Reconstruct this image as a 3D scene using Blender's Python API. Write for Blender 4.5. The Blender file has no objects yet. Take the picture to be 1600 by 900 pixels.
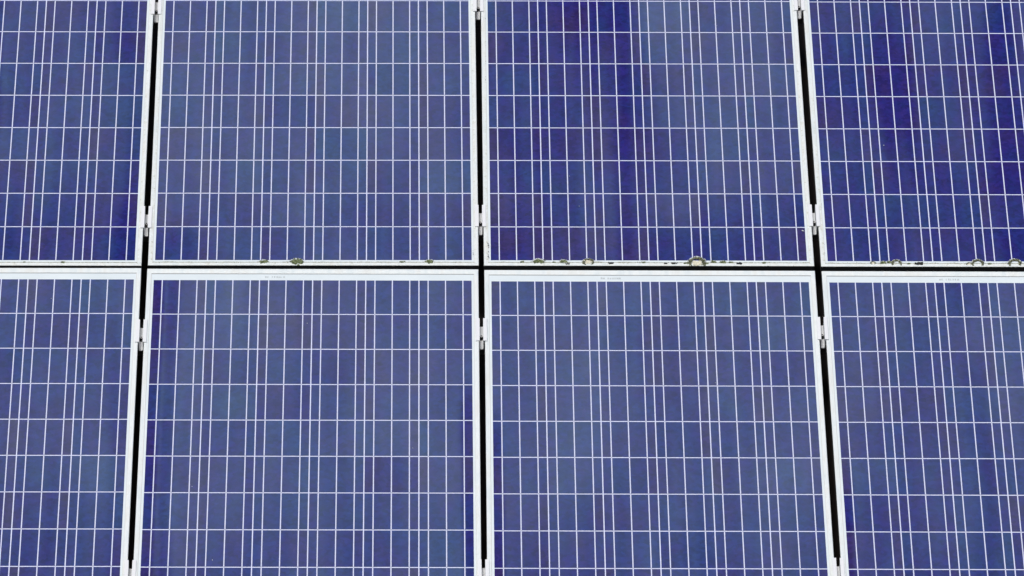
import bpy, bmesh, math, random
from mathutils import Vector, Matrix, noise

# ------------------------------------------------------------------ camera, sky, sun, exposure
S = bpy.context.scene
SLOPE = math.radians(35.0)                      # pitch of the roof the array lies on
TILT = Matrix.Rotation(SLOPE, 4, 'X')           # array coordinates (x across, y up the slope, z off the glass) -> world
COL = S.collection

cam_d = bpy.data.cameras.new('camera'); cam = bpy.data.objects.new('camera', cam_d); COL.objects.link(cam)
R = [[0.9998868633981949, -0.001968437158997336, -0.014912600674287648],
     [-0.01012133986615525, 0.645351125992176, -0.7638190117167446],
     [0.011127393362035077, 0.7638835313290775, 0.6452581899373188]]
m = Matrix(R).to_4x4(); m.translation = Vector((-0.2168, -16.6831, 13.3412))
cam.matrix_world = TILT @ m
cam_d.sensor_width = 36.0; cam_d.lens = 36.0 * 10802.58 / 1600.0
cam_d.clip_start = 0.5; cam_d.clip_end = 200.0
S.camera = cam

sun_local = Vector((-0.18, 0.06, 1.0))
sd = (TILT.to_3x3() @ sun_local).normalized()
W = bpy.data.worlds.new('World'); S.world = W; W.use_nodes = True
nt = W.node_tree; bg = nt.nodes['Background']; sky = nt.nodes.new('ShaderNodeTexSky')
sky.sky_type = 'NISHITA'; sky.sun_disc = False
sky.sun_elevation = math.asin(sd.z); sky.sun_rotation = math.atan2(sd.x, sd.y)
sky.dust_density = 4.0; sky.air_density = 1.0; sky.ozone_density = 1.0
bg.inputs['Strength'].default_value = 0.13
nt.links.new(sky.outputs['Color'], bg.inputs['Color'])
sl = bpy.data.lights.new('sun', 'SUN'); so = bpy.data.objects.new('sun', sl); COL.objects.link(so)
sl.energy = 1.5; sl.angle = math.radians(12); sl.color = (1.0, 0.965, 0.92)
so.rotation_euler = (-sd).to_track_quat('-Z', 'Y').to_euler()
S.view_settings.view_transform = 'Standard'; S.view_settings.look = 'None'
S.view_settings.exposure = 0.0; S.view_settings.gamma = 1.0

random.seed(7)

# ------------------------------------------------------------------ helpers
def link_mesh(name, bm, mats, parent=None, matrix=None, smooth=False):
    me = bpy.data.meshes.new(name); bm.to_mesh(me); bm.free()
    o = bpy.data.objects.new(name, me); COL.objects.link(o)
    for x in (mats if isinstance(mats, (list, tuple)) else [mats]): me.materials.append(x)
    if smooth:
        for p in me.polygons: p.use_smooth = True
    if parent: o.parent = parent
    elif matrix is not None: o.matrix_world = matrix
    return o

def tag(o, label, cat=None, group=None, kind=None):
    if label: o['label'] = label
    if cat: o['category'] = cat
    if group: o['group'] = group
    if kind: o['kind'] = kind
    return o

def on_array(x, y, z=0.0, rz=0.0):
    return TILT @ Matrix.Translation((x, y, z)) @ Matrix.Rotation(rz, 4, 'Z')

def thing(name, label, cat, M, group=None):
    o = bpy.data.objects.new(name, None); COL.objects.link(o)
    o.empty_display_size = 0.05; o.matrix_world = M
    return tag(o, label, cat, group)

def box(bm, x0, x1, y0, y1, z0, z1, mi=0):
    v = [bm.verts.new(p) for p in ((x0,y0,z0),(x1,y0,z0),(x1,y1,z0),(x0,y1,z0),(x0,y0,z1),(x1,y0,z1),(x1,y1,z1),(x0,y1,z1))]
    for f in ((0,3,2,1),(4,5,6,7),(0,1,5,4),(1,2,6,5),(2,3,7,6),(3,0,4,7)):
        bm.faces.new([v[i] for i in f]).material_index = mi
    return v

def cyl(bm, cx, cy, z0, z1, r, n=20, mi_top=0, mi_side=0, top=True):
    a = [bm.verts.new((cx+r*math.cos(2*math.pi*i/n), cy+r*math.sin(2*math.pi*i/n), z0)) for i in range(n)]
    b = [bm.verts.new((cx+r*math.cos(2*math.pi*i/n), cy+r*math.sin(2*math.pi*i/n), z1)) for i in range(n)]
    for i in range(n):
        bm.faces.new((a[i], a[(i+1)%n], b[(i+1)%n], b[i])).material_index = mi_side
    if top: bm.faces.new(b).material_index = mi_top
    return a, b

# ------------------------------------------------------------------ materials
def mat(name, color, rough=0.5, metal=0.0, coat=0.0):
    m = bpy.data.materials.new(name); m.use_nodes = True
    b = m.node_tree.nodes['Principled BSDF']
    b.inputs['Base Color'].default_value = (*color, 1); b.inputs['Roughness'].default_value = rough
    b.inputs['Metallic'].default_value = metal; b.inputs['Coat Weight'].default_value = coat
    b.inputs['Coat Roughness'].default_value = 0.06
    return m, b
class N:
    """small node-building helper"""
    def __init__(s, m): s.t = m.node_tree; s.b = s.t.nodes['Principled BSDF']
    def n(s, kind, **kw):
        x = s.t.nodes.new(kind)
        for k, v in kw.items():
            if k in ('operation','data_type','blend_type','feature','attribute_name','noise_dimensions','clamp'): setattr(x, k, v)
            else: x.inputs[k.replace('_', ' ')].default_value = v
        return x
    def l(s, a, b): s.t.links.new(a, b)
    def mix(s, fac, a, b, blend='MIX'):
        x = s.t.nodes.new('ShaderNodeMix'); x.data_type = 'RGBA'; x.blend_type = blend
        for i, v in ((0, fac), (6, a), (7, b)):
            if isinstance(v, (int, float)): x.inputs[i].default_value = v
            elif isinstance(v, tuple): x.inputs[i].default_value = (*v, 1)
            else: s.l(v, x.inputs[i])
        return x.outputs[2]
    def math(s, op, a, b=None, clamp=False):
        x = s.t.nodes.new('ShaderNodeMath'); x.operation = op; x.use_clamp = clamp
        for i, v in ((0, a), (1, b)):
            if v is None: continue
            if isinstance(v, (int, float)): x.inputs[i].default_value = v
            else: s.l(v, x.inputs[i])
        return x.outputs[0]
    def ramp(s, fac, stops):
        x = s.t.nodes.new('ShaderNodeValToRGB'); e = x.color_ramp.elements
        while len(e) < len(stops): e.new(0.5)
        for q, (p, c) in zip(e, stops): q.position = p; q.color = (*c, 1)
        s.l(fac, x.inputs[0]); return x.outputs[0]

# polycrystalline silicon under glass, with a film of dust of varying thickness
CELL, b = mat('silicon_cell', (.03,.03,.17), 0.5, 0, 1.0); g = N(CELL)
tc = g.n('ShaderNodeTexCoord')
at = g.n('ShaderNodeAttribute', attribute_name='tint'); ad = g.n('ShaderNodeAttribute', attribute_name='dust')
oi = g.n('ShaderNodeObjectInfo'); off = g.n('ShaderNodeVectorMath', operation='MULTIPLY_ADD')   # every cell cut from another ingot
g.l(oi.outputs['Location'], off.inputs[0]); off.inputs[1].default_value = (7.3, 5.1, 3.7); g.l(tc.outputs['Object'], off.inputs[2])
vor = g.n('ShaderNodeTexVoronoi', Scale=95.0, Randomness=1.0); g.l(off.outputs[0], vor.inputs['Vector'])
vor2 = g.n('ShaderNodeTexVoronoi', Scale=38.0, Randomness=1.0); g.l(off.outputs[0], vor2.inputs['Vector'])
sep = g.n('ShaderNodeSeparateColor'); g.l(vor.outputs['Color'], sep.inputs[0])
sep2 = g.n('ShaderNodeSeparateColor'); g.l(vor2.outputs['Color'], sep2.inputs[0])
grain = g.math('ADD', g.math('MULTIPLY', sep.outputs[0], 0.42), g.math('MULTIPLY', sep2.outputs[1], 0.26))
grain = g.math('ADD', grain, 0.66)
tfac = g.math('ADD', at.outputs['Fac'], g.math('MULTIPLY', g.math('SUBTRACT', sep.outputs[2], 0.5), 0.16))
hue = g.ramp(tfac, [(0.0, (.009,.029,.138)), (0.34, (.010,.019,.140)), (0.64, (.016,.012,.135)), (1.0, (.026,.014,.100))])
cm = g.n('ShaderNodeVectorMath', operation='SCALE'); g.l(hue, cm.inputs[0]); g.l(grain, cm.inputs['Scale'])
dn = g.n('ShaderNodeTexNoise', Scale=22.0, Detail=6.0, Roughness=0.65); g.l(off.outputs[0], dn.inputs['Vector'])
dfac = g.math('MULTIPLY', ad.outputs['Fac'], g.math('ADD', g.math('MULTIPLY', dn.outputs['Fac'], 0.5), 0.75))
dfac = g.math('MULTIPLY', dfac, 0.150)
base = g.mix(dfac, cm.outputs[0], (.345,.475,.52))
g.l(base, b.inputs['Base Color'])
b.inputs['Coat IOR'].default_value = 1.33; b.inputs['Specular IOR Level'].default_value = 0.0
g.l(g.math('ADD', g.math('MULTIPLY', ad.outputs['Fac'], 0.2), 0.03), b.inputs['Coat Roughness'])

BACK, b = mat('white_backsheet', (.70,.755,.80), 0.6, 0, 1.0); g = N(BACK)
tc = g.n('ShaderNodeTexCoord'); nn = g.n('ShaderNodeTexNoise', Scale=9.0, Detail=5.0); g.l(tc.outputs['Object'], nn.inputs['Vector'])
g.l(g.ramp(nn.outputs['Fac'], [(0.3, (.64,.725,.745)), (0.7, (.70,.78,.80))]), b.inputs['Base Color'])

BACKIN, b = mat('backsheet_between_cells', (.62,.665,.86), 0.6, 0, 1.0)
BUS, b = mat('tinned_ribbon', (.60,.64,.82), 0.55, 0.0, 1.0)
BUSJ, b = mat('tinned_ribbon_bare', (.40,.42,.50), 0.5, 0.0, 1.0)

# anodised frame: pale, a little chalky, with algae staining where 'grime' is high
FRAME, b = mat('anodised_frame', (.72,.74,.74), 0.5, 0.0); g = N(FRAME)
tc = g.n('ShaderNodeTexCoord'); ag = g.n('ShaderNodeAttribute', attribute_name='grime')
mp = g.n('ShaderNodeMapping'); mp.inputs['Scale'].default_value = (30, 9, 30); g.l(tc.outputs['Object'], mp.inputs['Vector'])
n1 = g.n('ShaderNodeTexNoise', Scale=1.0, Detail=6.0, Roughness=0.6); g.l(mp.outputs[0], n1.inputs['Vector'])
n2 = g.n('ShaderNodeTexNoise', Scale=75.0, Detail=5.0, Roughness=0.7); g.l(tc.outputs['Object'], n2.inputs['Vector'])
c0 = g.ramp(n1.outputs['Fac'], [(0.35, (.645,.715,.725)), (0.5, (.715,.77,.77)), (0.65, (.68,.715,.695))])
st = g.math('MULTIPLY', g.ramp(n2.outputs['Fac'], [(0.40, (0,0,0)), (0.62, (1,1,1))]), ag.outputs['Fac'])
st2 = g.math('MULTIPLY', g.ramp(n2.outputs['Fac'], [(0.60, (0,0,0)), (0.68, (1,1,1))]), ag.outputs['Fac'])
c1 = g.mix(g.math('MULTIPLY', st, 0.40), c0, (.50,.52,.38))
c2 = g.mix(g.math('MULTIPLY', st2, 0.6), c1, (.16,.17,.10))
g.l(c2, b.inputs['Base Color'])
FRAME_SIDE, b = mat('gap_shaded_frame_side', (.012,.013,.015), 0.9)      # outer wall: shade of the gaps set in a near-black colour
SEAL_SHADOW, b = mat('seal_with_lip_shadow', (.26,.28,.29), 0.7)  # top bar's seal, darkened to paint in the shadow under the lip
SEAL_PALE, b = mat('pale_silicone_seal', (.60,.62,.60), 0.7)
CLAMP, b = mat('clamp_aluminium', (.715,.74,.755), 0.45, 0.0)
BOLT_TOP, b = mat('bolt_steel', (.60,.61,.62), 0.4, 0.0)
BOLT_SHADE, b = mat('bolt_slot_shade', (.02,.02,.022), 0.6)  # bolt sides and washer: shade inside the slot put into the colour
RAILM, b = mat('rail_aluminium', (.30,.30,.30), 0.5, 0.3)
LABELM, b = mat('faded_print', (.50,.56,.57), 0.7)
PRINT, b = mat('serial_print', (.42,.47,.48), 0.7)
GRIME, b = mat('black_grime', (.02,.022,.018), 0.9)
def mossmat(name, a, c, d):
    m_, b_ = mat(name, a, 0.95); g = N(m_)
    tc = g.n('ShaderNodeTexCoord'); n = g.n('ShaderNodeTexNoise', Scale=260.0, Detail=4.0, Roughness=0.7); g.l(tc.outputs['Object'], n.inputs['Vector'])
    g.l(g.ramp(n.outputs['Fac'], [(0.36, a), (0.52, c), (0.66, d)]), b_.inputs['Base Color']); return m_
MOSS = mossmat('moss', (.025,.032,.010), (.10,.13,.05), (.30,.35,.19))
MOSS_GREY = mossmat('grey_moss', (.03,.035,.018), (.10,.11,.06), (.27,.28,.18))
SILT = mossmat('silt', (.12,.13,.08), (.34,.36,.30), (.56,.58,.52))
CRUST = mossmat('lichen_crust', (.40,.44,.42), (.52,.56,.56), (.66,.70,.72))
CREAM = mossmat('cream_lichen', (.52,.50,.38), (.66,.64,.50), (.76,.75,.62))
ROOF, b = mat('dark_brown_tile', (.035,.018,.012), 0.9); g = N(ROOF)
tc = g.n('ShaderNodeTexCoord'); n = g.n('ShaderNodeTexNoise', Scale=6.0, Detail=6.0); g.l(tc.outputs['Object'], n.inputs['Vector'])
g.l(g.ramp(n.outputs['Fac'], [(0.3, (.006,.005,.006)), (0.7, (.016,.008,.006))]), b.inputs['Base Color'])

# ------------------------------------------------------------------ the setting: the roof under the array
bm = bmesh.new(); nx, ny = 180, 60; X0, X1, Y0, Y1 = -3.6, 3.6, -4.2, 2.4
rows = []
for j in range(ny+1):
    y = Y0 + (Y1-Y0)*j/ny
    r_ = []
    for i in range(nx+1):
        x = X0 + (X1-X0)*i/nx
        tile = ((y-Y0)/0.33) % 1.0
        z = -0.205 + 0.016*math.cos(x*2*math.pi/0.30) - 0.022*tile
        r_.append(bm.verts.new((x, y, z)))
    rows.append(r_)
for j in range(ny):
    for i in range(nx): bm.faces.new((rows[j][i], rows[j][i+1], rows[j+1][i+1], rows[j+1][i]))
o = link_mesh('roof', bm, ROOF, matrix=TILT.copy(), smooth=True)
tag(o, 'dark brown tiled roof just visible through the gaps between the panels', 'roof', kind='structure')

# ------------------------------------------------------------------ solar panels
C = .156; G = .003; FW = 6*C+5*G; FH = 10*C+9*G; PX, PYR = 1.0108, 1.68207
SIDE = 0.0206; TOPM = 0.0520; BOTM = 0.0252                          # cell field to the frame's outer edge
OFF = [(0.47,-2.67,0.32),(-2.24,0.47,2.58),(-1.66,1.65,0.49),(0.19,0.55,0.66),(1.16,3.88,1.09),(0.63,1.77,-0.09),(0,-1.63,-0.91),(1.46,-4.02,-1.44)]

def sm(a, b_, t):
    t = max(0, min(1, (t-a)/(b_-a))); return t*t*(3-2*t)
def band(u, a, b_, s=.012):
    return sm(a-s, a+s, u)*(1-sm(b_-s, b_+s, u))
def dust(p, u, v):
    """thickness of the dust film, 0 washed clean .. 1 dull; u across, v down the panel"""
    u_, v_ = u, v
    u += .012*noise.noise(Vector((v*3.1, p*4.4, 1.5))) + .006*noise.noise(Vector((v*11, p*4.4, 7.5)))
    v += .05*noise.noise(Vector((u*6, p*3.3, 4.5)))
    if p == 0:
        d = .68 - .35*sm(.7, .95, v) - .45*band(u,.45,.535)*(1-.6*v) - .35*sm(.88,.97,u)*sm(.05,.35,v)
    elif p == 1:
        d = .92 - .30*sm(.90,.97,u)*sm(.3,.7,v) - .25*sm(.72,.97,v) - .45*sm(.85,.97,v)*(1-sm(.05,.25,u))
    elif p == 2:
        r_ = sm(.425+.06*sm(.1,.5,v), .515+.05*sm(.1,.5,v), u)
        d = (1-r_)*(.38 - .24*band(u,.22,.45,.06)*(1-sm(.28,.45,v)) + .12*band(u,.30,.41,.02)*sm(.4,.6,v))
        d += r_*(.92 - .28*sm(.30,.85,v) - .40*sm(.80,.95,v)*(1-.5*sm(.8,1,u)) - .16*band(u,.47,.54,.03)*sm(.30,.45,v) - .18*sm(.9,1,u))
        d -= .27*band(u,.418,.462,.030)*sm(.10,.3,v)
        d -= .15*sm(.75,.95,v)*(1-r_)
    elif p == 3:
        d = .35 - .30*band(u,.19,.32,.04)*(1-sm(.55,.8,v)) - .28*band(u,.57,.68,.035) + .22*(1-sm(.15,.4,v))*sm(.33,.4,u) - .12*sm(.7,.9,v)
    elif p == 4:
        d = .78 - .40*sm(.45,.85,v) - .25*sm(.93,.99,u)*sm(.1,.4,v)
    elif p == 5:
        d = .88 - .75*(1-sm(.025,.045,u)) - .50*band(u,.045,.085,.012) - .55*sm(.955,.975,u)*sm(.25,.4,v) - .2*sm(.55,.85,v)
    elif p == 6:
        d = .86 - .65*(1-sm(.018,.034,u))*sm(.3,.45,v) - .30*sm(.5,.85,v) - .12*sm(.85,1,u)
    else:
        d = .74 - .55*(1-sm(.012,.04,u))*sm(.4,.6,v) - .20*band(u,.40,.47,.03)*sm(.15,.3,v) - .28*sm(.5,.85,v)
    d += .16*noise.noise(Vector((u*34, v*2.2, p*9.7))) + .26*noise.noise(Vector((u*4.3, v*3.1, p*5.3+40)))
    return max(0.0, min(1.25, d))

def add_attr(me, name, vals):
    a = me.attributes.new(name, 'FLOAT', 'POINT'); a.data.foreach_set('value', vals)

def make_cell(parent, p, ci, ri):
    x0 = -FW/2 + ci*(C+G); y0 = -ri*(C+G) - C                        # relative to the top middle of the cell field
    nxs, nys = 16, 6; z = 0.0005
    bm = bmesh.new(); grid = []; dv = []; tv = []
    seed = random.uniform(-50, 50); base_t = random.gauss(.46, .12); lean = random.gauss(0, .20); eL = random.gauss(.09,.17); eR = random.gauss(.09,.17); db = random.gauss(0, .07)
    for j in range(nys+1):
        for i in range(nxs+1):
            fx, fy = i/nxs, j/nys
            grid.append(bm.verts.new((-C/2+.0002+(C-.0004)*fx, -C/2+.0006+(C-.0012)*fy, 0)))
            u = (x0 + C*fx + FW/2)/FW; v = -(y0 + C*fy)/FH
            dv.append(max(0, dust(p, u, v) + db))
            tv.append(max(0, min(1, base_t + lean*(fx-.5) + eL*(1-sm(.10,.20,fx)) + eR*sm(.80,.90,fx) + .34*noise.noise(Vector((fx*2.4, fy*1.5, seed))) + .16*noise.noise(Vector((fx*7, fy*4, seed+9))) + .30*max(0, .50-dv[-1]))))
    w = nxs+1
    for j in range(nys):
        for i in range(nxs): bm.faces.new((grid[j*w+i], grid[j*w+i+1], grid[(j+1)*w+i+1], grid[(j+1)*w+i]))
    # thin edge down to the backsheet
    ring = [j*w for j in range(nys, -1, -1)] + list(range(1, w)) + [j*w+nxs for j in range(1, nys+1)] + [nys*w+i for i in range(nxs-1, 0, -1)]
    low = [bm.verts.new((grid[k].co.x, grid[k].co.y, -0.0004)) for k in ring]
    dv += [dv[k] for k in ring]; tv += [tv[k] for k in ring]
    for a_ in range(len(ring)):
        c_ = (a_+1) % len(ring)
        bm.faces.new((grid[ring[a_]], low[a_], low[c_], grid[ring[c_]]))
    o = link_mesh('solar_cell', bm, CELL, parent)
    o.location = (x0+C/2, y0+C/2+FH, z)
    add_attr(o.data, 'dust', dv); add_attr(o.data, 'tint', tv)
    return o

def make_frame(parent, dirty):
    """mitred aluminium extrusion swept round the laminate"""
    wS, wT, wB = 0.0128, 0.0215, 0.0138
    xl, xr, yb, yt = -FW/2-SIDE, FW/2+SIDE, -BOTM, FH+TOPM
    prof = [(0,-.038),(0,.0004),(.06,.0014),(.14,.0019),(.60,.0019),(.66,.0013),(.92,.0013),(1,.0006),(1,.0003),(1.13,.0002),(1.13,-.0045),(.22,-.0045),(.22,-.036),(2.2,-.036),(2.2,-.038)]
    bm = bmesh.new(); loops = []; gv = []
    for q, (d, z) in enumerate(prof):
        ring = []
        for ix, iy in ((0,0),(1,0),(1,1),(0,1)):
            x = xl + d*wS if ix == 0 else xr - d*wS
            y = yb + d*wB if iy == 0 else yt - d*wT
            ring.append(bm.verts.new((x, y, z)))
            gv.append(((1.0 if iy == 0 else .25)*(1.0 if 5 <= q <= 8 else .35) + .1) * dirty)
        loops.append(ring)
    for q in range(len(prof)):
        a_, b_ = loops[q], loops[(q+1) % len(prof)]
        for k in range(4):
            # q == 0: outer wall
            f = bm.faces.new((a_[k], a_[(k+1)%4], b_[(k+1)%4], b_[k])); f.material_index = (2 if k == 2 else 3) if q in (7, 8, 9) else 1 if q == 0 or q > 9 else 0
    bmesh.ops.recalc_face_normals(bm, faces=bm.faces)
    o = link_mesh('frame', bm, [FRAME, FRAME_SIDE, SEAL_SHADOW, SEAL_PALE], parent)
    add_attr(o.data, 'grime', gv)
    return o

def make_panel(p, label):
    c, r = p % 4, p // 4
    ox, oy, th = (k*.001 for k in OFF[p])
    X = (c-1.5)*PX + ox; Y = (FH/2 + .03 if r == 0 else FH/2 + .03 - PYR) + oy
    # base of the thing: bottom middle of its cell field
    bx, by = X + th*FH, Y - FH
    root = thing('solar_panel', label, 'solar panel', on_array(bx, by, 0, th), 'solar panels mounted in two rows')
    make_frame(root, 1.0 if r == 0 else .30)
    bm = bmesh.new(); wi = .0100
    box(bm, -FW/2-SIDE+wi, FW/2+SIDE-wi, -BOTM+wi, FH+TOPM-.016, -.0040, 0)
    top = [f for f in bm.faces if f.normal.z > .5 or all(v.co.z > -.001 for v in f.verts)][0]
    ins = bmesh.ops.inset_individual(bm, faces=[top], thickness=.001)          # centre piece: the strips seen between the cells
    for v, (x_, y_) in zip(sorted(top.verts, key=lambda v: math.atan2(v.co.y-FH/2, v.co.x)), ((-FW/2, 0), (FW/2, 0), (FW/2, FH), (-FW/2, FH))): v.co.x, v.co.y = x_, y_
    top.material_index = 1
    link_mesh('backsheet', bm, [BACK, BACKIN], root)
    for ri in range(10):
        for ci in range(6): make_cell(root, p, ci, ri)
    bw = 0.0032
    for ci in range(6):
        for k in range(3):
            xc = -FW/2 + ci*(C+G) + C*(k+.5)/3
            bm = bmesh.new()
            for ri in range(10):
                y1 = FH - ri*(C+G)
                box(bm, xc-bw/2, xc+bw/2, y1-C+.0006, y1-.0006, .0006, .0010, 0)
                if ri < 9: box(bm, xc-bw/2+.0001, xc+bw/2-.0001, y1-C-G-.0006, y1-C+.0006, .0003, .0008, 1)
            link_mesh('busbar', bm, [BUS, BUSJ], root)
    if r == 0:                                                      # silt and algae caught along the lower lip
        bm = bmesh.new(); amt = (.35, .75, 1.0, 1.0)[c]; prev = None; n_ = 420
        for i in range(n_+1):
            x = -FW/2-.008 + (FW+.016)*i/n_
            q = noise.noise(Vector((x*22, p*3.1, 0))) + .6*noise.noise(Vector((x*95, p*3.1, 5)))
            h_ = .0031 + amt*.0030*max(0, q+.15) + .0012*noise.noise(Vector((x*300, p, 2)))
            a_ = bm.verts.new((x, -BOTM+.0134, .0009)); b_ = bm.verts.new((x, -BOTM+.0138+max(.0012, h_), .0004))
            if prev: bm.faces.new((prev[0], a_, b_, prev[1]))
            prev = (a_, b_)
        tag(link_mesh('silt_line', bm, SILT, root), 'thin line of grey green silt along the lower lip')
    if r == 1:
        bm = bmesh.new(); rr = random.Random(p*3+1)
        x = -.1455 if p != 6 else -.1455
        x0_ = {4: -.148, 5: -.1425, 6: -.1475, 7: -.145}[p]
        xx = x0_
        for k in range(9):                                          # worn, unreadable characters
            w_ = rr.uniform(.0035, .0055)
            hgt = rr.uniform(.0065, .0085)
            if k not in (2,):
                box(bm, xx, xx+w_*.32, FH+.0105, FH+.0105+hgt, .0002, .0005)
                if rr.random() < .6: box(bm, xx+w_*.68, xx+w_, FH+.0105, FH+.0105+hgt, .0002, .0005)
                if rr.random() < .7: box(bm, xx+w_*.33, xx+w_*.67, FH+.0105+hgt*.4, FH+.0105+hgt*.62, .0002, .0005)
                if rr.random() < .5: box(bm, xx+w_*.33, xx+w_*.67, FH+.0105+hgt*.84, FH+.0105+hgt, .0002, .0005)
            xx += .0068
        tag(link_mesh('serial_print', bm, PRINT, root), 'faded unreadable serial characters on the white margin')
    return root

PL = ['blue solar panel at the upper left, cut off by the left edge of the photo',
      'dull greyish blue solar panel in the upper row with small green moss clumps',
      'upper solar panel, deep blue left half and greyish right half, with the largest lichen arch',
      'deep indigo solar panel at the upper right, cut off by the photo edge',
      'solar panel in the lower left corner of the photo, left of the left gap',
      'solar panel in the lower row with a narrow dark indigo streak down its left edge',
      'greyish blue solar panel in the lower row, directly below the half deep blue panel',
      'solar panel in the lower right corner of the photo, right of the right gap']
for p in range(8): make_panel(p, PL[p])

# ------------------------------------------------------------------ clamps in the gaps
def make_clamp(X, Yend, rz, label):
    """U-shaped mid clamp: two flanges over the frames, a channel floor with a socket bolt; Yend = its lower end"""
    L = .102; fz = .0026; t = .0024; wo = .0168/2; wi = .0108/2; zf = -.0290
    root = thing('panel_clamp', label, 'clamp', on_array(X, Yend, 0, rz), 'mid clamps holding the panels')
    bm = bmesh.new()
    # cross-section swept along y with slightly rounded ends
    fl = .0168
    pts = [(-fl, fz),(-fl, fz+t*.7),(-fl+.001, fz+t),(-wi, fz+t),(-wi, zf+.002),(-wi+.002, zf),(wi-.002, zf),(wi, zf+.002),(wi, fz+t),(fl-.001, fz+t),(fl, fz+t*.7),(fl, fz),
           (wo-.0005, fz),(wo-.0005, zf+.001),(wo-.003, zf-.0026),(-wo+.003, zf-.0026),(-wo+.0005, zf+.001),(-wo+.0005, fz)]
    ends = []
    for y in (0, L): ends.append([bm.verts.new((x, y, z)) for x, z in pts])
    n = len(pts)
    for i in range(n): bm.faces.new((ends[0][i], ends[0][(i+1)%n], ends[1][(i+1)%n], ends[1][i]))
    for e in ends: # cap as strips: outer point i pairs with inner counterpart
        pairs = [(3,17),(4,16),(5,15),(6,14),(7,13),(8,12)]
        bm.faces.new([e[k] for k in (0,1,2,3,17)])
        bm.faces.new([e[k] for k in (8,9,10,11,12)])
        for (a_, b_), (c_, d_) in zip(pairs, pairs[1:]): bm.faces.new((e[a_], e[c_], e[d_], e[b_]))
    bmesh.ops.recalc_face_normals(bm, faces=bm.faces)
    link_mesh('clamp_body', bm, CLAMP, root)
    bm = bmesh.new()
    cy = L*.47
    zt = zf + .0105
    cyl(bm, 0, cy, zf+.0004, zt, .0051, 24, 0, 1, top=False)
    n = 24                                                        # top ring with a hexagonal socket
    o_ = [bm.verts.new((.0051*math.cos(2*math.pi*i/n), cy+.0051*math.sin(2*math.pi*i/n), zt)) for i in range(n)]
    i_ = [bm.verts.new((.0026*math.cos(2*math.pi*i/n), cy+.0026*math.sin(2*math.pi*i/n), zt)) for i in range(n)]
    l_ = [bm.verts.new((.0026*math.cos(2*math.pi*i/n), cy+.0026*math.sin(2*math.pi*i/n), zt-.005)) for i in range(n)]
    for i in range(n):
        k = (i+1) % n
        bm.faces.new((o_[i], o_[k], i_[k], i_[i])).material_index = 0
        bm.faces.new((i_[i], i_[k], l_[k], l_[i])).material_index = 1
    bm.faces.new(l_).material_index = 1
    bmesh.ops.remove_doubles(bm, verts=bm.verts, dist=1e-6)
    link_mesh('bolt', bm, [BOLT_TOP, BOLT_SHADE], root)
    bm = bmesh.new(); box(bm, -wi+.0004, wi-.0004, cy-.0085, cy+.006, zf+.0003, zf+.0030)
    link_mesh('washer', bm, BOLT_SHADE, root)
    return root

CK = [ # (X, Y of lower end, label)
 (-1.0108,-.617,'aluminium clamp in the left gap, just above the row split'),
 (-.0006,-.6077,'aluminium clamp in the middle gap, just above the row split'),
 (1.0106,-.6028,'aluminium clamp in the right gap, just above the row split'),
 (-1.0108,.4317,'aluminium clamp at the very top of the left gap'),
 (-.0006,.4506,'aluminium clamp at the very top of the middle gap'),
 (1.0090,.4597,'aluminium clamp at the very top of the right gap'),
 (-1.0100,-1.1464,'aluminium clamp in the left gap between the lower panels, below the row split'),
 (-.0012,-1.1377,'aluminium clamp in the middle gap between the lower panels, below the row split'),
 (1.0122,-1.1290,'aluminium clamp in the right gap between the lower panels, below the row split'),
 (-1.0096,-2.2046,'aluminium clamp at the bottom of the left gap, mostly cut off by the bottom edge'),
 (-.0024,-2.1998,'aluminium clamp at the bottom of the middle gap, mostly cut off by the bottom edge'),
 (1.0115,-2.1910,'aluminium clamp at the bottom of the right gap, mostly cut off by the bottom edge')]
for X, Yc, lb in CK: make_clamp(X, Yc, random.uniform(-.004, .004), lb)

# ------------------------------------------------------------------ rails the panels are clamped to
def make_rail(y, dy, label):
    bm = bmesh.new(); box(bm, -2.08, 2.08, -.019, .019, -.0790, -.0395)
    bmesh.ops.bevel(bm, geom=list(bm.edges), offset=.0015, segments=1, affect='EDGES')
    o = link_mesh('mounting_rail', bm, RAILM, matrix=on_array(0, y, 0, dy/2.02))
    tag(o, label, 'mounting rail', 'rails under the panels')
make_rail(.497, .028, 'aluminium rail under the panels, passing below the topmost clamps')
make_rail(-.558, .014, 'aluminium rail under the panels, passing below the clamps just above the row split')
make_rail(-1.086, .017, 'aluminium rail under the lower panels, passing below the clamps just under the row split')
make_rail(-2.146, .013, 'aluminium rail under the lower panels, passing below the bottom clamps')

# ------------------------------------------------------------------ moss and lichen on the upper row's lower frames
def lumps(bm, pts, r, n, flat=.55, mi=0, rng=None):
    """many small irregular tufts along a path"""
    for k in range(int(n*1.6)):
        q = rng.uniform(0, len(pts)-1.001); i = int(q); f = q-i
        x = pts[i][0]*(1-f)+pts[i+1][0]*f; y = pts[i][1]*(1-f)+pts[i+1][1]*f
        rr = r*rng.uniform(.16, .55)
        a_ = rng.uniform(0, 6.28); d = r*rng.uniform(0, 1.0)*(1.5 if rng.random() < .12 else .8)
        M = Matrix.Translation((x+d*math.cos(a_), y+d*math.sin(a_), rr*flat*.7)) @ Matrix.Rotation(rng.uniform(0,3), 4, 'Z') @ Matrix.Diagonal((rr*rng.uniform(.8,1.4), rr*rng.uniform(.7,1.1), rr*flat, 1))
        res = bmesh.ops.create_icosphere(bm, subdivisions=1, radius=1, matrix=M)
        for v in res['verts']:
            v.co += Vector([rng.uniform(-.22,.22)*rr for _ in range(3)])
            for fc in v.link_faces: fc.material_index = mi
def arc(w, h, n=10, a0=0.0, a1=math.pi):
    return [(w*math.cos(a0+(a1-a0)*i/n), h*math.sin(a0+(a1-a0)*i/n)) for i in range(n+1)]
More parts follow.
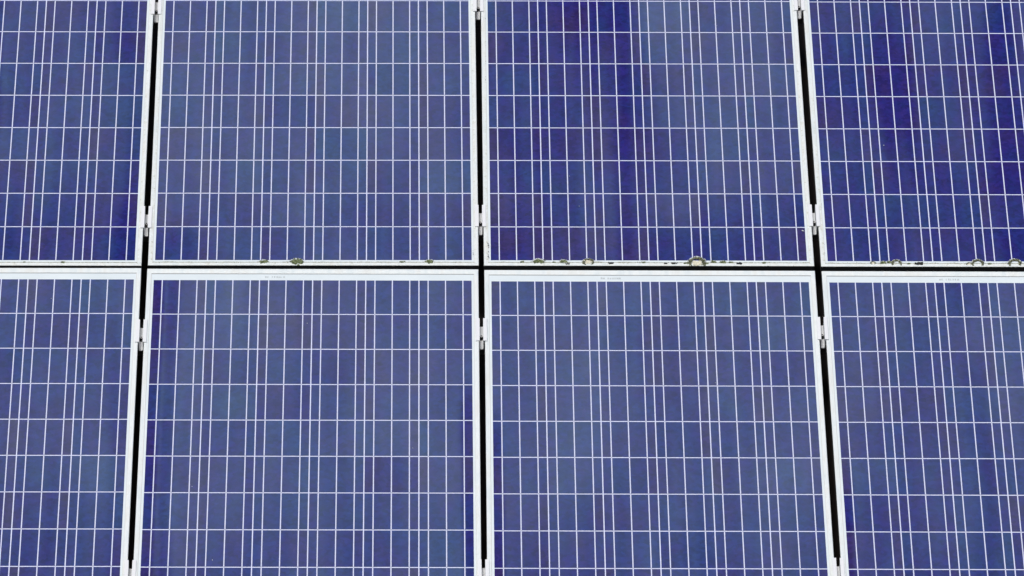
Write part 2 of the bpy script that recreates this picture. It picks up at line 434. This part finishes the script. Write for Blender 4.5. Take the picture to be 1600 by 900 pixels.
def line(w): return [(-w, 0), (w, 0)]
def clump(kind, x, y, size, label, seed, cat='moss clump'):
    rng = random.Random(seed); M = on_array(x, y, .0010)
    name = 'moss_clump' if kind in ('tuft','double') else 'lichen_arch' if kind == 'arch' else 'lichen_ring'
    cat = {'moss_clump':'moss','lichen_arch':'lichen','lichen_ring':'lichen'}[name]
    s = size
    if kind in ('tuft', 'double'):
        bm = bmesh.new(); lumps(bm, line(s*.34), s*.30, 46, .4, 0, rng)
        root = link_mesh(name, bm, MOSS, matrix=M)
        bm = bmesh.new(); lumps(bm, arc(s*.52, s*.42, 12, -.2, 3.4), s*.12, 60, .3, 0, rng)
        link_mesh('pale_rim', bm, CRUST, root)
    else:
        root = thing(name, label, cat, M)
        h = .62 if kind == 'arch' else .50
        a0, a1 = (-.35, 3.5) if kind == 'arch' else (-.9, 4.1)
        bm = bmesh.new(); lumps(bm, arc(s*.43, s*h*.82, 14, a0, a1), s*.13, 110, .6, 0, rng); link_mesh('moss_ring', bm, MOSS_GREY, root)
        bm = bmesh.new(); lumps(bm, arc(s*.55, s*h*1.02, 16, .0, 3.14), s*.075, 90, .4, 0, rng); link_mesh('pale_rim', bm, CRUST, root)
        if kind == 'arch' and size > .045 or kind == 'ring':
            bm = bmesh.new(); lumps(bm, line(s*.13), s*.22, 40, .4, 0, rng); link_mesh('cream_core', bm, CREAM, root)
    tag(root, label, cat, 'moss and lichen along the frames'); root['category'] = cat
    return root
CL = [ # kind, X, Y, size, label
 ('tuft', 412, 409.3, .024, 'green moss clump on the lower frame of the dull upper panel, the leftmost there'),
 ('double', 464, 409.3, .036, 'wide dark green moss clump on the lower frame of the dull upper panel'),
 ('tuft', 628, 409.6, .013, 'tiny grey moss spot left of the small green clump near the middle gap'),
 ('tuft', 671, 409.2, .024, 'small green moss clump on the frame nearest the left side of the middle gap'),
 ('tuft', 816, 409.6, .012, 'tiny dark moss spot left of the round green clump right of the middle gap'),
 ('double', 841, 409.0, .032, 'round bright green moss clump with pale rim right of the middle gap'),
 ('tuft', 866, 410.0, .011, 'tiny moss spot between the round green clump and the grey tuft'),
 ('tuft', 880, 408.8, .021, 'grey green moss tuft left of the cream centred lichen ring'),
 ('ring', 919, 410.0, .034, 'small lichen ring with a cream centre on the half deep blue panel'),
 ('arch', 1089, 412.0, .050, 'largest lichen arch, olive ring round a cream core, with a pale outer rim'),
 ('tuft', 1115, 409.5, .016, 'thin grey moss patch just right of the largest lichen arch'),
 ('tuft', 1130, 410.0, .018, 'second thin moss patch right of the largest lichen arch'),
 ('tuft', 1142, 410.2, .012, 'smallest moss patch right of the largest lichen arch'),
 ('tuft', 1194, 411.0, .013, 'small green moss spot on the frame left of the right gap'),
 ('ring', 1364, 411.2, .016, 'tiny lichen ring, leftmost growth on the lower frame of the upper right panel'),
 ('tuft', 1380, 410.6, .018, 'dark grey moss clump beside the tiny lichen ring on the upper right panel'),
 ('arch', 1401, 412.0, .030, 'low flat lichen arch just right of the dark grey clump'),
 ('tuft', 1420, 412.2, .011, 'thin moss streak left of the big black crumb on the upper right panel'),
 ('ring', 1514, 413.0, .017, 'small lichen ring touching the left foot of the tall curled arch'),
 ('arch', 1528, 412.8, .036, 'tall curled lichen arch just left of the one at the right photo edge'),
 ('arch', 1586, 412.8, .038, 'curled lichen arch at the right edge of the photo'),
 ('tuft', 1006, 410.2, .012, 'faint moss smear right of the black crumb beside the cream centred ring'),
 ('tuft', 1072, 411.5, .014, 'dark moss at the left foot of the largest lichen arch'),
 ('tuft', 1103, 412.0, .014, 'dark moss at the right foot of the largest lichen arch'),
 ('tuft', 1389, 409.8, .014, 'moss tuft between the dark grey clump and the low flat arch'),
 ('tuft', 1546, 412.5, .012, 'dark moss at the right foot of the tall curled arch'),
 ('tuft', 98, 409.8, .013, 'small dark moss spot on the lower frame of the upper left panel'),
 ('tuft', 38, 409.8, .009, 'tiny moss speck near the left edge on the upper left panel')]
def px(x, y, z=0.0):      # place on the array plane of a point measured off the survey grid (1600 x 900 raster)
    d = Matrix(R) @ Vector(((x-800)/10802.58, -(y-450)/10802.58, -1.0))
    o_ = Vector((-0.2168, -16.6831, 13.3412)); t_ = (z-o_.z)/d.z
    return o_.x+d.x*t_, o_.y+d.y*t_
for i, (k, x, y, s, lb) in enumerate(CL):
    X, Y = px(x, y, .001); clump(k, X, Y, s, lb, 100+i)

def crumb(x, y, w, label, seed):
    rng = random.Random(seed); X, Y = px(x, y, .003); bm = bmesh.new()
    lumps(bm, line(w*.5), w*.36, 34, .7, 0, rng)
    tag(link_mesh('dirt_crumb', bm, GRIME, matrix=on_array(X, Y, .0018)), label, 'dirt', 'black crumbs on the lower frames')
crumb(1436, 411.8, .019, 'largest black crumb, on the lower frame of the upper right panel', 1)
crumb(1155, 411.4, .013, 'black crumb right of the largest lichen arch', 2)
crumb(1053, 411.2, .013, 'black crumb nearest the left side of the largest lichen arch', 3)
crumb(1040, 411.3, .009, 'smaller black crumb of the pair left of the largest lichen arch', 4)
crumb(954, 410.8, .011, 'black crumb right of the cream centred lichen ring', 5)
crumb(887, 412.0, .009, 'dark crumb between the grey moss tuft and the lichen ring', 6)

# fine uncountable grime along edges and in the row split
rng = random.Random(5); bm = bmesh.new()
def speck(x, y, w, z=.0024):
    X, Y = px(x, y, z)
    M = Matrix.Translation((X, Y, z)) @ Matrix.Rotation(rng.uniform(0,3), 4, 'Z') @ Matrix.Diagonal((w*rng.uniform(.6,1.2), w*rng.uniform(.5,1), w*.35, 1))
    r_ = bmesh.ops.create_icosphere(bm, subdivisions=1, radius=.5, matrix=M)
    for v in r_['verts']: v.co += Vector([rng.uniform(-.12,.12)*w for _ in range(3)])
for x in (437, 458, 522, 661, 13, 19, 123, 164, 776, 1110, 1200, 1240, 1332, 1476, 344): speck(x, 415.6, rng.uniform(.003, .0065), .001)
for k in range(16): speck(763.0+rng.uniform(-.7,1.0), rng.uniform(380, 406), rng.uniform(.0015, .0050))
for k in range(9): speck(739.3+rng.uniform(-.4,.4), rng.uniform(384, 402), rng.uniform(.0012, .0025))
for k in range(16): speck(758.9+rng.uniform(-.3,.5)+.012*0, rng.uniform(25, 130), rng.uniform(.001, .0026))
for k in range(8): speck(735.6+rng.uniform(-.3,.5), rng.uniform(30, 140), rng.uniform(.001, .002))
for k in range(10): 
    yy = rng.uniform(310, 400); speck(1283.5+(yy-320)*.068+rng.uniform(-.4,.4), yy, rng.uniform(.001, .0028))
for k in range(130): speck(rng.choice([rng.uniform(0,220), rng.uniform(240,735), rng.uniform(790,1260), rng.uniform(1300,1600)]), 410.2+rng.uniform(-.8,.8), rng.uniform(.0008, .0026))
tag(link_mesh('grime', bm, GRIME, matrix=TILT.copy()), 'fine black grime caught along the frame edges', 'grime', kind='stuff')

bm = bmesh.new()
for x, y, w in ((1254.5,360.5,.007),(332,875,.004),(905,322,.004),(558,147,.004),(1381,227,.004),(890,275,.004),(480,505,.003),(1118,598,.003),(300,760,.0035),(645,700,.003),(1010,690,.003),(1462,610,.003),(80,466,.003),(1120,40,.003)):
    speck(x, y, w, .0012)
tag(link_mesh('dust_specks', bm, CRUST, matrix=TILT.copy()), 'few pale specks of dried dirt on the cells', 'dirt', kind='stuff')
